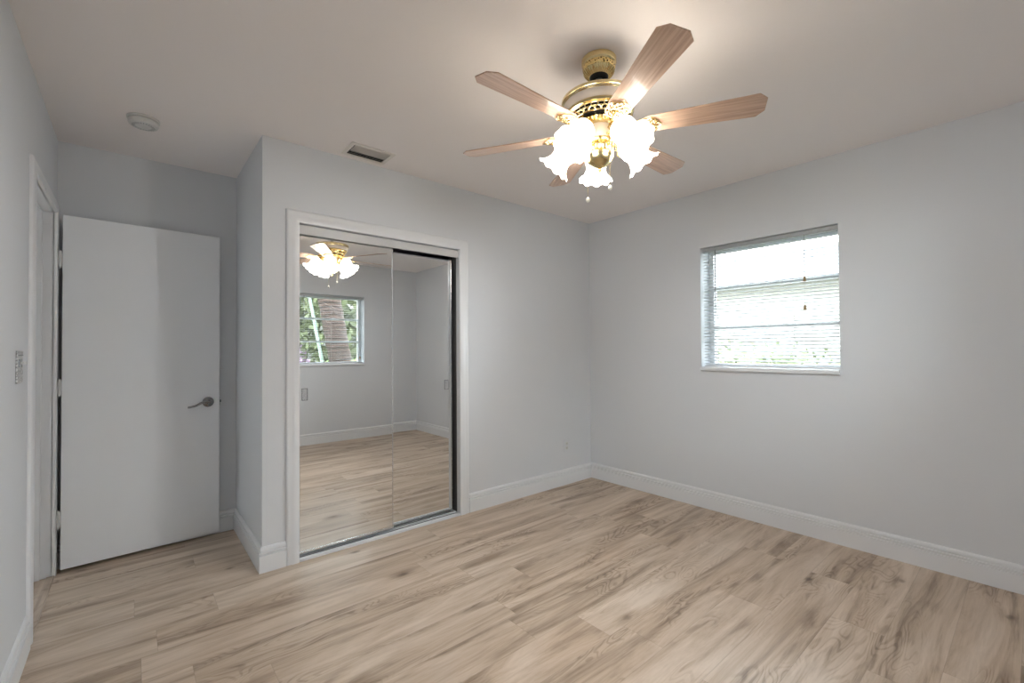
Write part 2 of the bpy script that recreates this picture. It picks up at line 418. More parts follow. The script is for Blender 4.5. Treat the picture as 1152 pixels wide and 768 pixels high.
bm = bmesh.new()    # closet jamb liner
box(bm, CX0-0.012, CX0, 0.0, T, 0, CZ); box(bm, CX1, CX1+0.012, 0.0, T, 0, CZ); box(bm, CX0-0.012, CX1+0.012, 0.0, T, CZ, CZ+0.012)
S('trim_2', 'white jamb boards lining the closet opening', 'door jamb', bm, M['trim'])
# doorway trim
bm = bmesh.new()
casing(bm, DY0, DY1, 0, DZ, 0.06, 0.072, 0.06, lambda u, o, z: (XL+o, u, z), 0.016)
S('trim_3', 'white casing around the doorway in the left wall', 'door trim', bm, M['trim'], smooth=True)
bm = bmesh.new()
box(bm, XL-T, XL, DY0-0.012, DY0, 0, DZ); box(bm, XL-T, XL, DY1, DY1+0.012, 0, DZ); box(bm, XL-T, XL, DY0-0.012, DY1+0.012, DZ, DZ+0.012)
box(bm, XL-0.085, XL-0.045, DY1-0.012, DY1, 0, DZ-0.0); box(bm, XL-0.085, XL-0.045, DY0, DY0+0.012, 0, DZ); box(bm, XL-0.085, XL-0.045, DY0+0.012, DY1-0.012, DZ-0.012, DZ)
S('trim_4', 'white door jamb with stop lining the doorway', 'door jamb', bm, M['trim'], bevel=0.001)
bm = bmesh.new()
casing(bm, DY0, DY1, 0, DZ, 0.06, 0.06, 0.06, lambda u, o, z: (XL-T-o, u, z), 0.016)
S('trim_5', 'hall side casing of the doorway', 'door trim', bm, M['trim'], smooth=True)
bm = bmesh.new(); box(bm, XL-0.02, XL+0.012, DY0+0.001, DY1-0.001, 0.0005, 0.006)
S('trim_6', 'thin floor transition strip across the doorway', 'threshold', bm, M['hall_floor'], bevel=0.002)

# ------------------------------------------------------------------ closet
# track and fascia
ct = empty('sliding_door_track', ((CX0+CX1)/2, 0.05, 0), 0, 'white metal top and bottom track of the mirrored closet doors', 'door track')
ox, oy = -(CX0+CX1)/2, -0.05
def rel(o, x, y, z=0): o.location = (x, y, z); return o
bm = bmesh.new()
box(bm, CX0+ox+.001, CX1+ox-.001, 0.003+oy, 0.007+oy, 1.915, 1.966); box(bm, CX0+ox+.001, CX1+ox-.001, 0.0075+oy, 0.105+oy, 1.966, 1.972)
box(bm, CX0+ox+.001, CX1+ox-.001, 0.003+oy, 0.010+oy, 1.915, 1.918)
obj('top_track', bm, M['fascia'], ct, bevel=0.001)
bm = bmesh.new()
X0, X1 = CX0+ox+.001, CX1+ox-.001
box(bm, X0, X1, -0.006+oy, 0.110+oy, 0.0004, 0.004)
box(bm, X0, X1, -0.014+oy, 0.014+oy, 0.0004, 0.016)
box(bm, X0, X1, 0.049+oy, 0.053+oy, 0.004, 0.018)
box(bm, X0, X1, 0.094+oy, 0.108+oy, 0.004, 0.018)
obj('bottom_track', bm, M['trim'], ct, bevel=0.001)
bm = bmesh.new()
box(bm, X0, X1, 0.0145+oy, 0.0485+oy, 0.0041, 0.0048); box(bm, X0, X1, 0.0535+oy, 0.0935+oy, 0.0041, 0.0048)
obj('track_channel', bm, M['black'], ct, label='dark channels of the floor track')
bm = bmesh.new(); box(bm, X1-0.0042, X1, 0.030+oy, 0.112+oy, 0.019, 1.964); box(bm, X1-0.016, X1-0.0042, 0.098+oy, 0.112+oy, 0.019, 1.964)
obj('jamb_shade_strip', bm, M['jamb_shade'], ct, label='dark grey strip standing in for shade on the right jamb')  # added strip, its dark colour stands in for shade on the jamb
# sliding doors
def sliding_door(name, label, x0, x1, yf, z0, z1, pull_x, edge_r):
    r = empty(name, ((x0+x1)/2, yf, 0), 0, label, 'closet door', kind='structure')
    hx = (x1-x0)/2; fwd = 0.008
    bm = bmesh.new(); box(bm, -hx+0.005, hx-0.005, 0.001, 0.006, z0+0.012, z1-0.008); obj('mirror', bm, M['mirror'], r, label='full height mirror panel')
    bm = bmesh.new(); box(bm, -hx+0.004, hx-0.004, 0.0061, 0.020, z0+0.01, z1-0.006); obj('backing', bm, M['dark'], r)
    bm = bmesh.new()
    box(bm, -hx, -hx+0.006, -0.002, 0.022, z0, z1); box(bm, hx-0.006, hx, -0.002, 0.022, z0, z1)
    box(bm, -hx+0.006, hx-0.006, -0.002, 0.022, z0, z0+0.012); box(bm, -hx+0.006, hx-0.006, -0.002, 0.022, z1-0.008, z1)
    obj('frame', bm, M['silver'], r, bevel=0.001)
    px = pull_x-(x0+x1)/2
    bm = bmesh.new(); zc = 0.966; a, c = 0.0165, 0.036
    for q in ((-a, -a+.003, -c, c), (a-.003, a, -c, c), (-a+.003, a-.003, c-.003, c), (-a+.003, a-.003, -c, -c+.003)):
        box(bm, px+q[0], px+q[1], -0.0015, 0.0005, zc+q[2], zc+q[3])
    fp = obj('finger_pull', bm, M['nickel'], r, label='dark outlined rectangular finger pull')
    bm = bmesh.new(); box(bm, px-a+.003, px+a-.003, 0.0, 0.0006, zc-c+.003, zc+c-.003)
    obj('pull_cup', bm, M['silver'], fp)
    return r
sliding_door('door_2', 'front mirrored sliding closet door on the left reflecting the fan and a window', CX0+0.003, -2.0235, 0.026, 0.030, 1.925, -2.585, 0)
sliding_door('door_3', 'rear mirrored sliding closet door on the right reflecting a bare corner', -2.075, -1.528, 0.066, 0.030, 1.902, -1.577, 0)
bm = bmesh.new(); box(bm, XP+0.1, 0.0, 0.70, 0.72, 0, H)
S('wall_closet_back', 'inner back wall of the closet', 'wall', bm, M['wall'])

# ------------------------------------------------------------------ entry door
ang = math.atan2(0.050, 0.747)
d = empty('door_1', (-3.668, 0.7125, 0.0), ang, 'flat white slab entry door standing open with dark lever handle', 'door', kind='structure')
DW, DTH, DB, DT = 0.749, 0.035, 0.022, 1.995
bm = bmesh.new(); box(bm, 0, DW, 0, DTH, DB, DT); obj('door_slab', bm, M['door'], d, bevel=0.002)
def lever(sign, y0):
    lx, lz = 0.684, 0.893
    R90 = Matrix.Rotation(PI/2, 4, 'X')
    bm = bmesh.new()
    mt_ = Matrix.Translation((lx, y0, lz)) @ (Matrix.Rotation(PI/2, 4, 'X') if sign < 0 else Matrix.Rotation(-PI/2, 4, 'X'))
    lathe(bm, [(0.001, 0.0), (0.032, 0.0), (0.033, 0.004), (0.030, 0.009), (0.022, 0.012), (0.013, 0.014), (0.011, 0.018), (0.010, 0.036), (0.001, 0.036)], 32, mt_)
    h = obj('door_handle', bm, M['nickel'], d, smooth=True, label='dark nickel lever handle with round rose')
    bm = bmesh.new(); pts = []
    for i in range(15):
        t = i/14
        pts.append((lx - 0.125*t + 0.010, y0 + sign*(0.038 - 0.004*math.sin(PI*t)), lz + 0.008*math.sin(PI*min(1, t*1.6)) - 0.024*t*t*(3-2*t) ))
    tube(bm, pts, 0.007, 10, rfun=lambda t: 0.0095*(1-t)+0.0055*t)
    obj('lever', bm, M['nickel'], h, smooth=True)
lever(-1, -0.0005)
bm = bmesh.new(); box(bm, DW, DW+0.003, 0.004, 0.030, 0.865, 0.92); box(bm, DW+0.003, DW+0.012, 0.011, 0.024, 0.885, 0.901); obj('latch', bm, M['nickel'], d, bevel=0.001, label='dark latch plate and bolt on the door edge')
for hz in (1.745, 1.03, 0.30):
    bm = bmesh.new()
    tube(bm, [(-0.010, -0.003, hz-0.045), (-0.010, -0.003, hz+0.045)], 0.0065, 12)
    tube(bm, [(-0.010, -0.003, hz-0.050), (-0.010, -0.003, hz-0.0455)], 0.004, 8); tube(bm, [(-0.010, -0.003, hz+0.0455), (-0.010, -0.003, hz+0.050)], 0.004, 8)
    box(bm, -0.010, -0.0005, -0.0015, 0.0015, hz-0.044, hz+0.044)
    obj('hinge', bm, M['fascia'], d, smooth=True, label='white painted hinge')

# ------------------------------------------------------------------ windows
def window(name, label, org, rz, W, z0, z1, tilt):
    """local frame: x along the wall (0..W), y outward (0 = room face), z up"""
    r = empty(name, org, rz, label, 'window', kind='structure')
    hgt = z1-z0; fy0, fy1 = 0.145, 0.195
    bm = bmesh.new(); f = 0.035
    box(bm, 0.001, f, fy0, fy1, z0, z1); box(bm, W-f, W-0.001, fy0, fy1, z0, z1)
    box(bm, f, W-f, fy0, fy1, z0, z0+f); box(bm, f, W-f, fy0, fy1, z1-f, z1)
    obj('window_frame', bm, M['trim'], r, bevel=0.002)
    zs = [z0+f, z0+0.315, z0+0.625, z1-f]
    for zz in zs[1:3]:
        bm = bmesh.new(); box(bm, f, W-f, fy0+0.005, fy1-0.005, zz-0.012, zz+0.012); box(bm, f, W-f, fy0-0.008, fy0+0.005, zz-0.005, zz+0.005)
        obj('muntin', bm, M['trim'], r, bevel=0.002)
    for a, b_ in zip(zs, zs[1:]):
        bm = bmesh.new(); box(bm, f+0.002, W-f-0.002, fy1-0.022, fy1-0.018, a+0.013, b_-0.013)
        obj('pane', bm, M['glass'], r)
    bm = bmesh.new()   # sill board with rounded nose
    prof = [(0.144, z0+0.001), (0.144, z0+0.012), (-0.012, z0+0.012), (-0.019, z0+0.009), (-0.022, z0+0.002), (-0.022, z0-0.012), (-0.019, z0-0.018), (-0.0005, z0-0.020), (-0.0005, z0+0.001)]
    rings = [[bm.verts.new((x, y, z)) for y, z in prof] for x in (0.0015, W-0.0015)]
    for k in range(len(prof)): bm.faces.new((rings[0][k], rings[0][(k+1)%len(prof)], rings[1][(k+1)%len(prof)], rings[1][k]))
    bm.faces.new(rings[0]); bm.faces.new(rings[1][::-1])
    obj('window_sill', bm, M['trim'], r)
    return r
def blind(label, org, rz, W, z0, z1, tilt, wand_x, cord_x, cord_parts):
    """z0 = sill top, z1 = lintel"""
    r = empty('window_blind', org, rz, label, 'blind')
    yb = 0.040
    bm = bmesh.new(); box(bm, 0.006, W-0.006, yb-0.014, yb+0.014, z1-0.030, z1-0.004)
    obj('headrail', bm, M['headrail'], r, bevel=0.002)
    bm = bmesh.new(); box(bm, 0.010, W-0.010, yb-0.012, yb+0.012, z0+0.002, z0+0.014)
    obj('bottom_rail', bm, M['slat_rail'], r, bevel=0.003)
    top, bot = z1-0.040, z0+0.024; nn = int(round((top-bot)/0.0232))
    bm = bmesh.new(); c, s = math.cos(tilt), math.sin(tilt)
    for i in range(nn+1):
        zc = bot + (top-bot)*i/nn; prev = None
        for k in range(5):
            u = (k/4-0.5)*0.0254; h = 0.0028*(1-(2*k/4-1)**2)
            y = yb + u*c - h*s; z = zc + u*s + h*c
            cur = (bm.verts.new((0.010, y, z)), bm.verts.new((W-0.010, y, z)))
            if prev: bm.faces.new((prev[0], prev[1], cur[1], cur[0]))
            prev = cur
    bmesh.ops.solidify(bm, geom=list(bm.faces), thickness=0.0004)
    o = obj('slats', bm, M['slat'], r, smooth=True)
    bm = bmesh.new()
    for x in (0.12*W, 0.5*W, 0.83*W):
        for yy in (-0.0128, 0.0128): tube(bm, [(x, yb+yy, z0+0.014), (x, yb+yy, z1-0.03)], 0.0007, 4)
    obj('ladder_cord', bm, M['slat_rail'], r)
    bm = bmesh.new(); tube(bm, [(wand_x, yb-0.020, z1-0.03), (wand_x, yb-0.021, z1-0.50)], 0.004, 6)
    obj('tilt_wand', bm, M['wand'], r, label='grey tilt wand')
    bm = bmesh.new()
    for dx in (-0.002, 0.002): tube(bm, [(cord_x, yb-0.019, z1-0.03), (cord_x+dx, yb-0.020, z1-cord_parts[0])], 0.0009, 4)
    if len(cord_parts) > 1: tube(bm, [(cord_x+0.002, yb-0.020, z1-cord_parts[0]), (cord_x, yb-0.020, z1-cord_parts[1])], 0.0009, 4)
    lc = obj('lift_cord', bm, M['wand'], r)
    for q in cord_parts:
        bm = bmesh.new(); lathe(bm, [(0.001, 0.0), (0.006, -0.003), (0.009, -0.018), (0.0095, -0.034), (0.001, -0.035)], 12, Matrix.Translation((cord_x, yb-0.020, z1-q+0.004)))
        obj('tassel', bm, M['tassel'], lc, smooth=True, label='tan cord tassel')
    return r
M['headrail'] = paint('headrail_grey_white', (0.42, 0.43, 0.44, 1), 0.4, 0, 1, 0.0, 0.4)
M['slat_rail'] = paint('blind_rail_white', (0.62, 0.63, 0.65, 1), 0.4, 0, 1, 0.0, 0.4)
# east: local x -> world -y, local y -> world +x  (rz = -90)
wE, wS = WE[1]-WE[0], WS[1]-WS[0]
window('window_1', 'small three pane window in the right hand wall', (0, WE[1], 0), -PI/2, wE, WE[2], WE[3], 0)
blind('white slatted mini blind over the window in the right wall', (0, WE[1], 0), -PI/2, wE, WE[2]+0.012, WE[3], math.radians(22), 0.108, 0.70, (0.31, 0.50))
# south: local x -> world -x, local y -> world -y (rz = 180)
window('window_2', 'three pane window reflected in the closet mirror', (WS[1], YD, 0), PI, wS, WS[2], WS[3], 0)
blind('white open slatted blind reflected in the closet mirror over palm view', (WS[1], YD, 0), PI, wS, WS[2]+0.012, WS[3], math.radians(2), 0.80, 0.055, (0.84,))

# ------------------------------------------------------------------ ceiling fan
FX, FY = -1.876, -1.624
fan = empty('ceiling_fan', (FX, FY, 0), 0, 'brass ceiling fan with six washed oak blades and five lit tulip glass shades', 'ceiling fan')
def L(name, prof, mat, seg=64, fl=None, flutes=0, parent=fan, label=None, mtx=None, smooth=True):
    bm = bmesh.new(); lathe(bm, prof, seg, mtx, fl, flutes); return obj(name, bm, mat, parent, smooth=smooth, label=label)
cano = L('canopy', [(0.001, 2.4395), (0.069, 2.4395), (0.072, 2.436), (0.072, 2.418), (0.069, 2.412), (0.066, 2.408), (0.0655, 2.395), (0.062, 2.386), (0.056, 2.377), (0.048, 2.369), (0.039, 2.365), (0.037, 2.369), (0.001, 2.369)], M['brass'], 96)
L('canopy_band', [(0.0668, 2.410), (0.0685, 2.405), (0.0672, 2.396), (0.064, 2.388)], M['filigree'], parent=cano)
bm = bmesh.new()
for k in range(30):
    a = 2*PI*k/30
    pts = [((r)*math.cos(a), r*math.sin(a), z) for r, z in ((0.0625, 2.387), (0.058, 2.378), (0.050, 2.370), (0.042, 2.366))]
    tube(bm, pts, 0.0028, 6, rfun=lambda t: 0.0036-0.0016*t)
obj('canopy_rib', bm, M['brass'], cano, smooth=True)
L('canopy_ring', [(0.038, 2.3685), (0.0385, 2.360), (0.034, 2.352), (0.024, 2.348), (0.020, 2.358), (0.001, 2.358)], M['black'], parent=cano, label='black rubber ring under the canopy')
L('downrod', [(0.0125, 2.360), (0.0125, 2.292), (0.017, 2.288), (0.017, 2.270), (0.001, 2.270)], M['rod'], 24)
# motor housing: cream drum with brass rims
mh = L('motor_housing', [(0.001, 2.280), (0.05, 2.280), (0.12, 2.274), (0.150, 2.266), (0.1545, 2.260), (0.1545, 2.252), (0.150, 2.250), (0.148, 2.242), (0.144, 2.222), (0.136, 2.206), (0.126, 2.200), (0.001, 2.200)], M['cream'], 96)
L('upper_rim', [(0.149, 2.2665), (0.1555, 2.2635), (0.158, 2.258), (0.1565, 2.252), (0.151, 2.249)], M['brass_old'], 96, parent=mh)
L('rim_bead', [(0.1498, 2.247), (0.153, 2.245), (0.1492, 2.241)], M['brass_old'], 96, parent=mh)
L('lower_rim', [(0.139, 2.211), (0.1405, 2.206), (0.138, 2.200), (0.131, 2.197), (0.125, 2.197)], M['brass'], 96, parent=mh)
# pierced band: real openings between scrolls
bm = bmesh.new()
lathe(bm, [(0.119, 2.198), (0.113, 2.184), (0.104, 2.172), (0.001, 2.172)], 64)
obj('motor_core', bm, M['black'], fan, smooth=True)
bm = bmesh.new()
def P(r, a, z): return (r*math.cos(a), r*math.sin(a), z)
for rr, zz, tt in ((0.127, 2.198, 0.004), (0.120, 2.1865, 0.0022), (0.110, 2.174, 0.004)):
    tube(bm, [P(rr, 2*PI*k/64, zz) for k in range(65)], tt, 6, cap=False)
NB = 30
for k in range(NB):
    a = 2*PI*k/NB
    tube(bm, [P(0.127, a, 2.198), P(0.124, a, 2.192), P(0.120, a, 2.1865)], 0.0034, 6)
    tube(bm, [P(0.120, a+PI/NB*0.1, 2.1865), P(0.118, a+PI/NB*0.7, 2.183), P(0.114, a+PI/NB*1.2, 2.178), P(0.110, a+PI/NB, 2.174)], 0.003, 6)
    tube(bm, [P(0.120, a-PI/NB*0.1, 2.1865), P(0.118, a-PI/NB*0.7, 2.183), P(0.114, a-PI/NB*1.2, 2.178), P(0.110, a-PI/NB, 2.174)], 0.003, 6)
obj('filigree_band', bm, M['brass'], fan, smooth=True, label='pierced brass scroll band')
fly = L('flywheel', [(0.001, 2.168), (0.080, 2.168), (0.090, 2.166), (0.093, 2.160), (0.086, 2.154), (0.070, 2.151), (0.05, 2.150), (0.001, 2.150)], M['brass'], 64)
bm = bmesh.new()
for k in range(36):
    a = 2*PI*k/36
    tube(bm, [P(0.092, a, 2.162), P(0.086, a, 2.1545), P(0.072, a, 2.151)], 0.0028, 6)
obj('flywheel_rib', bm, M['brass'], fly, smooth=True)
L('motor_neck', [(0.001, 2.1722), (0.092, 2.1722), (0.087, 2.1683), (0.001, 2.1683)], M['black'], 48)
# light kit body
L('switch_housing', [(0.001, 2.151), (0.050, 2.151), (0.052, 2.149), (0.050, 2.144), (0.048, 2.12), (0.044, 2.094), (0.001, 2.094)], M['cream'], 48)
L('fitter_collar', [(0.040, 2.0935), (0.052, 2.094), (0.055, 2.088), (0.052, 2.081), (0.047, 2.079), (0.001, 2.079)], M['brass'], 48)
L('fluted_body', [(0.046, 2.0785), (0.052, 2.070), (0.055, 2.056), (0.050, 2.046), (0.043, 2.040), (0.001, 2.040)], M['brass'], 96, fl=lambda i: 0.05 if 0 < i < 4 else 0, flutes=16)
fin = L('finial', [(0.042, 2.0395), (0.056, 2.038), (0.058, 2.033), (0.055, 2.018), (0.047, 2.004), (0.032, 1.992), (0.018, 1.984), (0.009, 1.981), (0.006, 1.977), (0.009, 1.973), (0.009, 1.970), (0.004, 1.967), (0.005, 1.963), (0.001, 1.959)], M['brass'], 64)

# blades
def oct_blade():
    bm = bmesh.new(); th = 0.005
    out = [(0.180, -0.038), (0.200, -0.046), (0.590, -0.061), (0.618, -0.032), (0.618, 0.032), (0.590, 0.061), (0.200, 0.046), (0.180, 0.038)]
    t = [bm.verts.new((x, y, th/2)) for x, y in out]; b_ = [bm.verts.new((x, y, -th/2)) for x, y in out]
    bm.faces.new(t); bm.faces.new(b_[::-1])
    for k in range(len(out)): bm.faces.new((t[k], b_[k], b_[(k+1)%len(out)], t[(k+1)%len(out)]))
    return bm
def iron():
    bm = bmesh.new()
    zt = -0.008
    # arm from flywheel
    tube(bm, [(0.078, 0, 0.030), (0.105, 0, 0.024), (0.128, 0, 0.008), (0.150, 0, -0.004), (0.185, 0, zt)], 0.008, 8, rfun=lambda t: 0.011-0.004*t)
    # outline of the leaf shaped plate
    outl = [(0.135, 0.0), (0.140, 0.020), (0.155, 0.036), (0.178, 0.042), (0.192, 0.036), (0.205, 0.044), (0.222, 0.036), (0.232, 0.018), (0.246, 0.0)]
    full = outl + [(x, -y) for x, y in outl[-2::-1]]
    tube(bm, [(x, y, zt) for x, y in full], 0.0032, 6)
    def spiral(cx, cy, r0, turns, s):
        return [(cx + r0*(1-t)*math.cos(s*turns*2*PI*t+1), cy + r0*(1-t)*math.sin(s*turns*2*PI*t+1), zt) for t in [i/22 for i in range(21)]]
    for s in (1, -1):
        for cx, cy, rr in ((0.158, 0.020, 0.014), (0.183, 0.026, 0.013), (0.208, 0.024, 0.013), (0.226, 0.010, 0.010), (0.150, 0.004, 0.008), (0.195, 0.009, 0.010)):
            tube(bm, spiral(cx, s*cy, rr, 1.4, s), 0.0028, 6)
    for cx, cy in ((0.172, 0.012), (0.172, -0.012), (0.215, 0.0)):
        lathe(bm, [(0.0005, -0.004), (0.005, -0.003), (0.006, 0.0), (0.006, 0.005)], 12, Matrix.Translation((cx, cy, zt)))
    return bm
proto_b = obj('blade', oct_blade(), M['blade'], fan, bevel=0.0015, label='washed pinkish oak fan blade')
proto_i = obj('blade_iron', iron(), M['brass'], proto_b, smooth=True, label='brass openwork blade bracket')
PITCHB = math.radians(-12)
for k in range(6):
    b_ = proto_b if k == 0 else proto_b.copy()
    if k:
        COL.objects.link(b_); i_ = proto_i.copy(); COL.objects.link(i_); i_.parent = b_
    b_.parent = fan
    b_.location = (0, 0, 2.133)
    b_.rotation_euler = (Matrix.Rotation(k*PI/3, 3, 'Z') @ Matrix.Rotation(PITCHB, 3, 'X')).to_euler()

# lamp shades on scroll arms
def shade_bm():
    bm = bmesh.new()
    prof = [(0.024, 0.0), (0.030, -0.004), (0.044, -0.016), (0.052, -0.032), (0.053, -0.048), (0.047, -0.068), (0.043, -0.084), (0.045, -0.100), (0.053, -0.116), (0.066, -0.130), (0.076, -0.137)]
    seg = 64; NL = 10; rings = []
    for i, (r, z) in enumerate(prof):
        t = i/(len(prof)-1); ring = []
        for k in range(seg):
            a = 2*PI*k/seg
            am = 0.03 + 0.03*max(0, t-0.6)/0.4
            rr = r*(1 + am*math.cos(NL*a)*0.5)
            zz = z - 0.004*max(0, (t-0.7)/0.3)*math.cos(NL*a)
            ring.append(bm.verts.new((rr*math.cos(a), rr*math.sin(a), zz)))
        rings.append(ring)
    for a, b_ in zip(rings, rings[1:]):
        for k in range(seg): bm.faces.new((a[k], a[(k+1)%seg], b_[(k+1)%seg], b_[k]))
    bmesh.ops.solidify(bm, geom=list(bm.faces), thickness=0.0025)
    return bm
def arm_bm():
    """in the x-z plane, from the body outwards"""
    bm = bmesh.new()
    tube(bm, [(0.044, 0, 2.110), (0.060, 0, 2.104), (0.072, 0, 2.112), (0.084, 0, 2.126), (0.100, 0, 2.128), (0.112, 0, 2.118)], 0.006, 8)
    # big hanging C scroll ending in a curl
    pts = [(0.050, 0, 2.098), (0.062, 0, 2.084), (0.080, 0, 2.074)]
    for i in range(30):
        t = i/29; a = 2.6 - t*2*PI*1.6; r = 0.022*(1-0.8*t)
        pts.append((0.092 + r*math.cos(a), 0, 2.050 + r*math.sin(a)))
    tube(bm, pts, 0.003, 6)
    for cx, cz, r0, s in ((0.066, 2.124, 0.012, 1), (0.084, 2.100, 0.013, -1), (0.060, 2.064, 0.010, 1)):
        q = []
        for i in range(20):
            t = i/21; a = 1+s*t*2*PI*1.3; q.append((cx+r0*(1-t)*math.cos(a), 0, cz+r0*(1-t)*math.sin(a)))
        tube(bm, q, 0.0028, 6)
    # leaf
    tube(bm, [(0.050, 0, 2.130), (0.066, 0, 2.142), (0.082, 0, 2.140), (0.090, 0, 2.130)], 0.004, 6, rfun=lambda t: 0.002+0.004*math.sin(PI*t))
    return bm
TILT = math.radians(42)
NECK = Vector((0.112, 0, 2.112))
dirv = Matrix.Rotation(-TILT, 4, 'Y')       # local -z tips outwards (+x)
AZ0 = math.radians(44)
arm0 = shade0 = sock0 = None
def socket_bm():
    bm = bmesh.new()
    lathe(bm, [(0.001, 0.030), (0.010, 0.030), (0.016, 0.022), (0.018, 0.012), (0.028, 0.008), (0.031, 0.002), (0.031, -0.006), (0.028, -0.008), (0.0255, -0.004), (0.001, -0.004)], 32)
    return bm
for k in range(5):
    if k == 0:
        arm0 = obj('lamp_arm', arm_bm(), M['brass'], fan, smooth=True, label='brass scrolled lamp arm')
        sock0 = obj('socket_cup', socket_bm(), M['brass'], arm0, smooth=True)
        shade0 = obj('lamp_shade', shade_bm(), M['shade'], fan, smooth=True, label='glowing white tulip glass shade')
        a_, s_, h_ = arm0, sock0, shade0
        s_.matrix_local = Matrix.Translation(NECK) @ dirv
    else:
        a_ = arm0.copy(); s_ = sock0.copy(); h_ = shade0.copy()
        for q in (a_, s_, h_): COL.objects.link(q)
        s_.parent = a_; a_.parent = fan; h_.parent = fan
    rz = Matrix.Rotation(AZ0 + k*2*PI/5, 4, 'Z')
    a_.matrix_local = rz
    h_.matrix_local = rz @ Matrix.Translation(NECK) @ dirv
# pull chains
def chain(x, y, z0, z1, knob):
    bm = bmesh.new(); nn = int((z0-z1)/0.006)
    tube(bm, [(x, y, z0), (x, y, z1)], 0.0009, 5)
    for i in range(nn):
        lathe(bm, [(0.0003, 0.0016), (0.0015, 0.0), (0.0003, -0.0016)], 6, Matrix.Translation((x, y, z0-(i+0.5)*0.006)))
    c = obj('pull_chain', bm, M['brass_old'], fan)
    bm = bmesh.new()
    lathe(bm, [(0.001, 0.0), (0.004, -0.002), (0.0075, -0.009), (0.008, -0.016), (0.005, -0.022), (0.001, -0.024)], 16, Matrix.Translation((x, y, z1)))
    obj('chain_knob', bm, M['chain_knob'], c, smooth=True, label='small white chain knob')
chain(-0.043, 0.030, 2.05, 1.858, 0)
chain(0.052, -0.012, 2.05, 1.92, 0)
# the bulb inside each shade, shining out of its mouth
for k in range(5):
    l = bpy.data.lights.new('bulb_light', 'POINT'); l.energy = BULB; l.color = (0.97, 0.985, 1.0); l.shadow_soft_size = 0.022
    o = bpy.data.objects.new('bulb_light', l); COL.objects.link(o); o.parent = fan
    o.matrix_local = Matrix.Rotation(AZ0 + k*2*PI/5, 4, 'Z') @ Matrix.Translation(NECK) @ dirv @ Matrix.Translation((0, 0, -0.085))

# ------------------------------------------------------------------ ceiling vent
v = empty('ceiling_vent', (-2.262, -0.148, H), 0, 'beige metal air register with dark louvres on the ceiling above the closet', 'air vent')
a, c = 0.138, 0.096
bm = bmesh.new()
for q in ((-a, a, -c, -c+0.026), (-a, a, c-0.026, c), (-a, -a+0.026, -c+0.026, c-0.026), (a-0.026, a, -c+0.026, c-0.026)):
    box(bm, q[0], q[1], q[2], q[3], -0.006, -0.0005)
obj('vent_frame', bm, M['vent'], v, bevel=0.002)
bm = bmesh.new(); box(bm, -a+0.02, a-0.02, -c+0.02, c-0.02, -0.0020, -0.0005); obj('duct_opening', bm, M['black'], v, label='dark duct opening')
bm = bmesh.new()
for i in range(7):
    y = -c+0.034 + i*(2*c-0.068)/6; s = 1 if i > 3 else -1
    vs = [(-a+0.028, y-0.006, -0.004 - (0.007 if s > 0 else 0)), (a-0.028, y-0.006, -0.004 - (0.007 if s > 0 else 0)), (a-0.028, y+0.006, -0.004-(0 if s > 0 else 0.007)), (-a+0.028, y+0.006, -0.004-(0 if s > 0 else 0.007))]
    f = bm.faces.new([bm.verts.new(p) for p in vs])
bmesh.ops.solidify(bm, geom=list(bm.faces), thickness=0.001)
obj('louvre', bm, M['vent'], v)
# ------------------------------------------------------------------ smoke detector
sd = empty('smoke_detector', (-3.329, 0.20, H), 0, 'round white smoke detector on the ceiling above the entry door', 'smoke detector')
bm = bmesh.new(); lathe(bm, [(0.001, -0.0005), (0.068, -0.0005), (0.069, -0.004), (0.068, -0.010), (0.062, -0.012), (0.001, -0.012)], 48); obj('mounting_plate', bm, M['plastic'], sd, smooth=True)
bm = bmesh.new(); lathe(bm, [(0.058, -0.012), (0.058, -0.016), (0.063, -0.017), (0.064, -0.026), (0.060, -0.036), (0.050, -0.040), (0.030, -0.041), (0.028, -0.044), (0.001, -0.0445)], 48); obj('detector_body', bm, M['plastic'], sd, smooth=True)
bm = bmesh.new()
for k in range(24):
    t = 2*PI*k/24; Mx = Matrix.Rotation(t, 4, 'Z')
    vv = box(bm, 0.034, 0.048, -0.0015, 0.0015, -0.0412, -0.0398)
    for q in vv: q.co = Mx @ q.co
obj('sounder_slot', bm, M['nickel'], sd)
# ------------------------------------------------------------------ outlet and switch
o_ = empty('wall_outlet', (-0.345, 0, 0.348), 0, 'small white duplex outlet low on the closet wall near the corner', 'outlet')
bm = bmesh.new(); box(bm, -0.035, 0.035, -0.006, -0.0003, -0.058, 0.058); obj('cover_plate', bm, M['wall'], o_, bevel=0.003)
for s in (1, -1):
    bm = bmesh.new(); lathe(bm, [(0.001, 0.0), (0.0155, 0.0), (0.0165, -0.002)], 24, Matrix.Translation((0, -0.0078, s*0.0195)) @ Matrix.Rotation(PI/2, 4, 'X'))
    rc = obj('receptacle', bm, M['plastic'], o_)
    bm = bmesh.new()
    for xx in (-0.006, 0.006): box(bm, xx-0.001, xx+0.001, -0.0086, -0.0080, s*0.0195-0.003, s*0.0195+0.006)
    lathe(bm, [(0.001, 0.0), (0.0024, 0.0), (0.0024, -0.0005), (0.001, -0.0005)], 10, Matrix.Translation((0, -0.0086, s*0.0195-0.008)) @ Matrix.Rotation(PI/2, 4, 'X'))
    obj('slot', bm, M['wand'], rc)
s_ = empty('light_switch', (XL, -0.283, 1.170), PI/2, 'ornate grey relief switch plate on the left wall by the doorway', 'light switch')
bm = bmesh.new(); box(bm, -0.054, 0.054, -0.006, -0.0003, -0.062, 0.062)
bmesh.ops.translate(bm, verts=bm.verts, vec=(0, 0, 0)); obj('cover_plate', bm, M['relief'], s_, bevel=0.004)
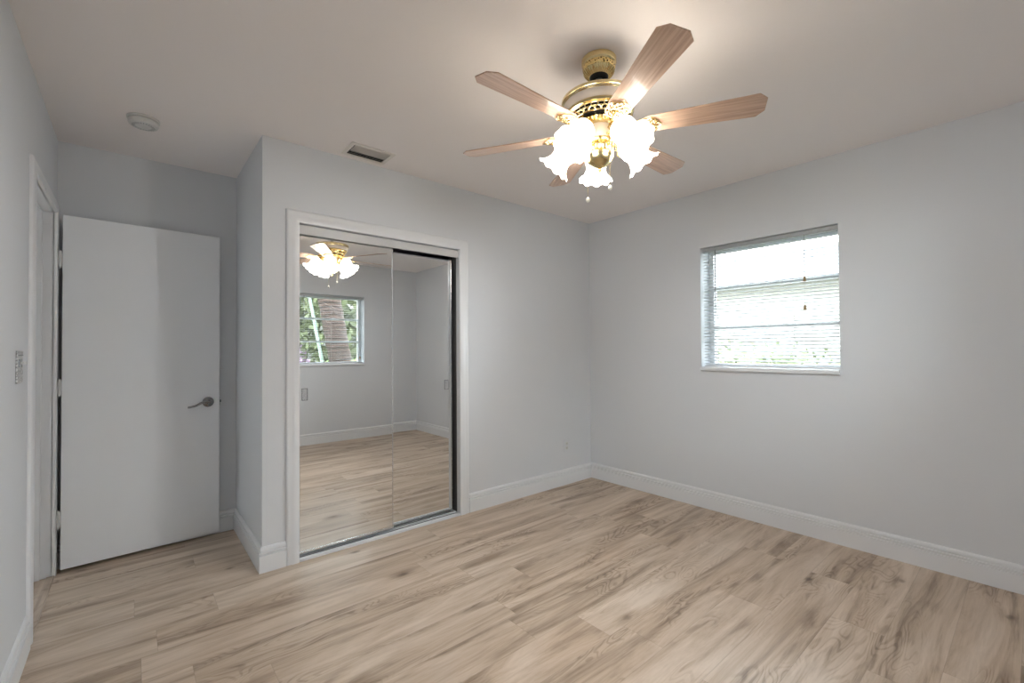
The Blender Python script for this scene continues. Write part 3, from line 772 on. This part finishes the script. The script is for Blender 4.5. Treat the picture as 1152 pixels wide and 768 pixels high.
bm = bmesh.new(); box(bm, -0.047, 0.047, -0.0075, -0.006, 0.043, 0.046); box(bm, -0.047, 0.047, -0.0075, -0.006, 0.055, 0.057); obj('raised_bar', bm, M['nickel'], s_)
for xx in (-0.023, 0.023):
    bm = bmesh.new(); box(bm, xx-0.011, xx+0.011, -0.008, -0.006, -0.002, 0.030); hb_ = obj('toggle_plate', bm, M['nickel'], s_, bevel=0.001)
    bm = bmesh.new(); box(bm, xx-0.004, xx+0.004, -0.020, -0.0081, 0.010, 0.020); obj('toggle', bm, M['plastic'], hb_, bevel=0.001)

# ------------------------------------------------------------------ outside
bm = bmesh.new(); box(bm, -14, 14, -16, 12, -0.35, -0.25)
S('ground_lawn', 'green lawn around the house seen through the windows', 'lawn', bm, M['lawn'])
# palm in front of the south window
pt = empty('palm_tree', (-0.34, -5.14, -0.25), 0, 'thick brown leaning palm trunk outside the mirrored window', 'palm tree')
bm = bmesh.new(); tube(bm, [(-0.18*6*i/59, 0.04*math.sin(i/15), 6.0*i/59) for i in range(60)], 0.19, 24, rfun=lambda t: 0.175 + 0.016*abs(math.sin(t*75)))
obj('trunk', bm, M['bark'], pt, smooth=True)
def frond(bm, base, az, elev, length, droop, n_=26):
    d_ = Vector((math.cos(az)*math.cos(elev), math.sin(az)*math.cos(elev), math.sin(elev)))
    side = Vector((-math.sin(az), math.cos(az), 0)); base = Vector(base)
    pts = [base + d_*length*t + Vector((0, 0, -droop*t*t)) for t in [i/n_ for i in range(n_+1)]]
    tube(bm, pts, 0.012, 5, rfun=lambda t: 0.014*(1-t)+0.003)
    for i in range(3, n_):
        t = i/n_; p = pts[i]; tan = (pts[i]-pts[i-1]).normalized(); ll = length*0.32*math.sin(PI*min(1, t*0.9+0.12))
        for s in (1, -1):
            e_ = p + side*s*ll*0.8 + tan*ll*0.6 + Vector((0, 0, -ll*0.35))
            wv_ = tan*0.018
            mid = (p+e_)/2 + Vector((0, 0, 0.03))
            v0, v1, v2, v3 = bm.verts.new(p-wv_), bm.verts.new(p+wv_), bm.verts.new(mid+wv_), bm.verts.new(mid-wv_)
            v4 = bm.verts.new(e_); bm.faces.new((v0, v1, v2, v3)); bm.faces.new((v3, v2, v4))
for i in range(10):
    bm = bmesh.new(); frond(bm, (-1.08, 0, 5.9), i*2*PI/10, random.uniform(-0.1, 0.7), 1.7, 1.2)
    obj('frond', bm, M['frond'], pt, recalc=False)
def palm_clump(loc, label, n_, ln, seed, group=None):
    random.seed(seed)
    r = empty('palm_shrub', loc, 0, label, 'shrub')
    for i in range(n_):
        bm = bmesh.new(); frond(bm, (random.uniform(-.08, .08), random.uniform(-.08, .08), 0.05), i*2*PI/n_+random.uniform(-.3, .3), random.uniform(0.8, 1.35), ln*random.uniform(.8, 1.1), ln*0.45, 20)
        obj('frond', bm, M['frond'], r, recalc=False)
palm_clump((0.95, -8.3, -0.25), 'feathery green palm shrub behind and right of the palm trunk', 13, 2.3, 3)
palm_clump((-2.9, -8.2, -0.25), 'feathery green palm shrub beyond the mauve flowering bush', 12, 2.2, 5)
palm_clump((2.0, -2.6, -0.25), 'low green palm shrub outside the right wall window', 11, 1.1, 9)
# leaf masses
def leafy(name, label, loc, rx, ry, rz_, n_, size, mat, seed, cat='hedge'):
    random.seed(seed); bm = bmesh.new()
    for i in range(n_):
        a = random.uniform(0, 2*PI); b2 = random.uniform(-0.2, 1); rr = random.uniform(0.6, 1.0)
        cc = math.sqrt(max(0, 1-b2*b2))
        p = Vector((rx*rr*cc*math.cos(a), ry*rr*cc*math.sin(a), rz_*(b2*rr+0.2)))
        d1 = Vector((random.gauss(0, 1), random.gauss(0, 1), random.gauss(0, 1))).normalized(); d2 = d1.orthogonal().normalized()
        s = size*random.uniform(.6, 1.3)
        bm.faces.new([bm.verts.new(p + q) for q in (-d1*s, d2*s*0.45, d1*s, -d2*s*0.45)])
    o = obj(name, bm, mat, None, label=label, cat=cat, recalc=False); o.location = loc; return o
leafy('hedge', 'dense green hedge outside beyond the palm trunk', (-1.0, -11.6, 0.0), 5.5, 0.8, 3.6, 7000, 0.16, M['leaf_bright'], 1)
leafy('flowering_bush', 'mauve flowering bush beyond the mirrored window', (-0.75, -7.6, -0.1), 0.45, 0.4, 1.35, 700, 0.06, M['blossom'], 2, 'bush')
leafy('garden_bush', 'green bush low outside the right wall window', (4.6, 0.6, -0.1), 0.9, 2.6, 1.25, 2600, 0.08, M['leaf_bright'], 4, 'bush')
bm = bmesh.new(); tube(bm, [(-0.63, -5.14, -0.25), (-1.28, -5.14, 3.2)], 0.03, 10, rfun=lambda t: 0.036-0.012*t)
obj('slender_tree_stem', bm, M['post'], None, smooth=True, label='pale slender stem leaning beside the palm trunk outside', cat='tree stem')
bm = bmesh.new(); box(bm, -9, 6, -13.3, -13.1, -0.25, 3.4); box(bm, -9.05, 6.05, -13.36, -13.04, 3.4, 3.48)
obj('garden_wall', bm, M['stucco'], None, label='pale boundary wall glimpsed behind the hedge outside', cat='wall', kind='structure')
# neighbour's house
nh = empty('neighbour_house', (7.5, 0.0, -0.25), 0, 'pale stucco neighbouring house beyond the right wall window', 'house')
bm = bmesh.new(); box(bm, 0, 6, -6, 5, 0, 2.9); obj('wall', bm, M['stucco'], nh)
bm = bmesh.new()
vs = [bm.verts.new(p) for p in ((-0.6, -6.6, 2.9), (6.6, -6.6, 2.9), (6.6, 5.6, 2.9), (-0.6, 5.6, 2.9), (3, -4, 4.2), (3, 3, 4.2))]
for f in ((0, 1, 4), (1, 2, 5, 4), (2, 3, 5), (3, 0, 4, 5), (0, 3, 2, 1)): bm.faces.new([vs[i] for i in f])
obj('roof', bm, M['roof'], nh)
for yy in (-3.5, 0.6):
    bm = bmesh.new(); box(bm, -0.03, 0.0, yy, yy+1.2, 1.1, 2.2); f = obj('window', bm, M['stucco'], nh)
    bm = bmesh.new(); box(bm, -0.035, -0.031, yy+0.06, yy+1.14, 1.16, 2.14); obj('pane', bm, M['wand'], f)
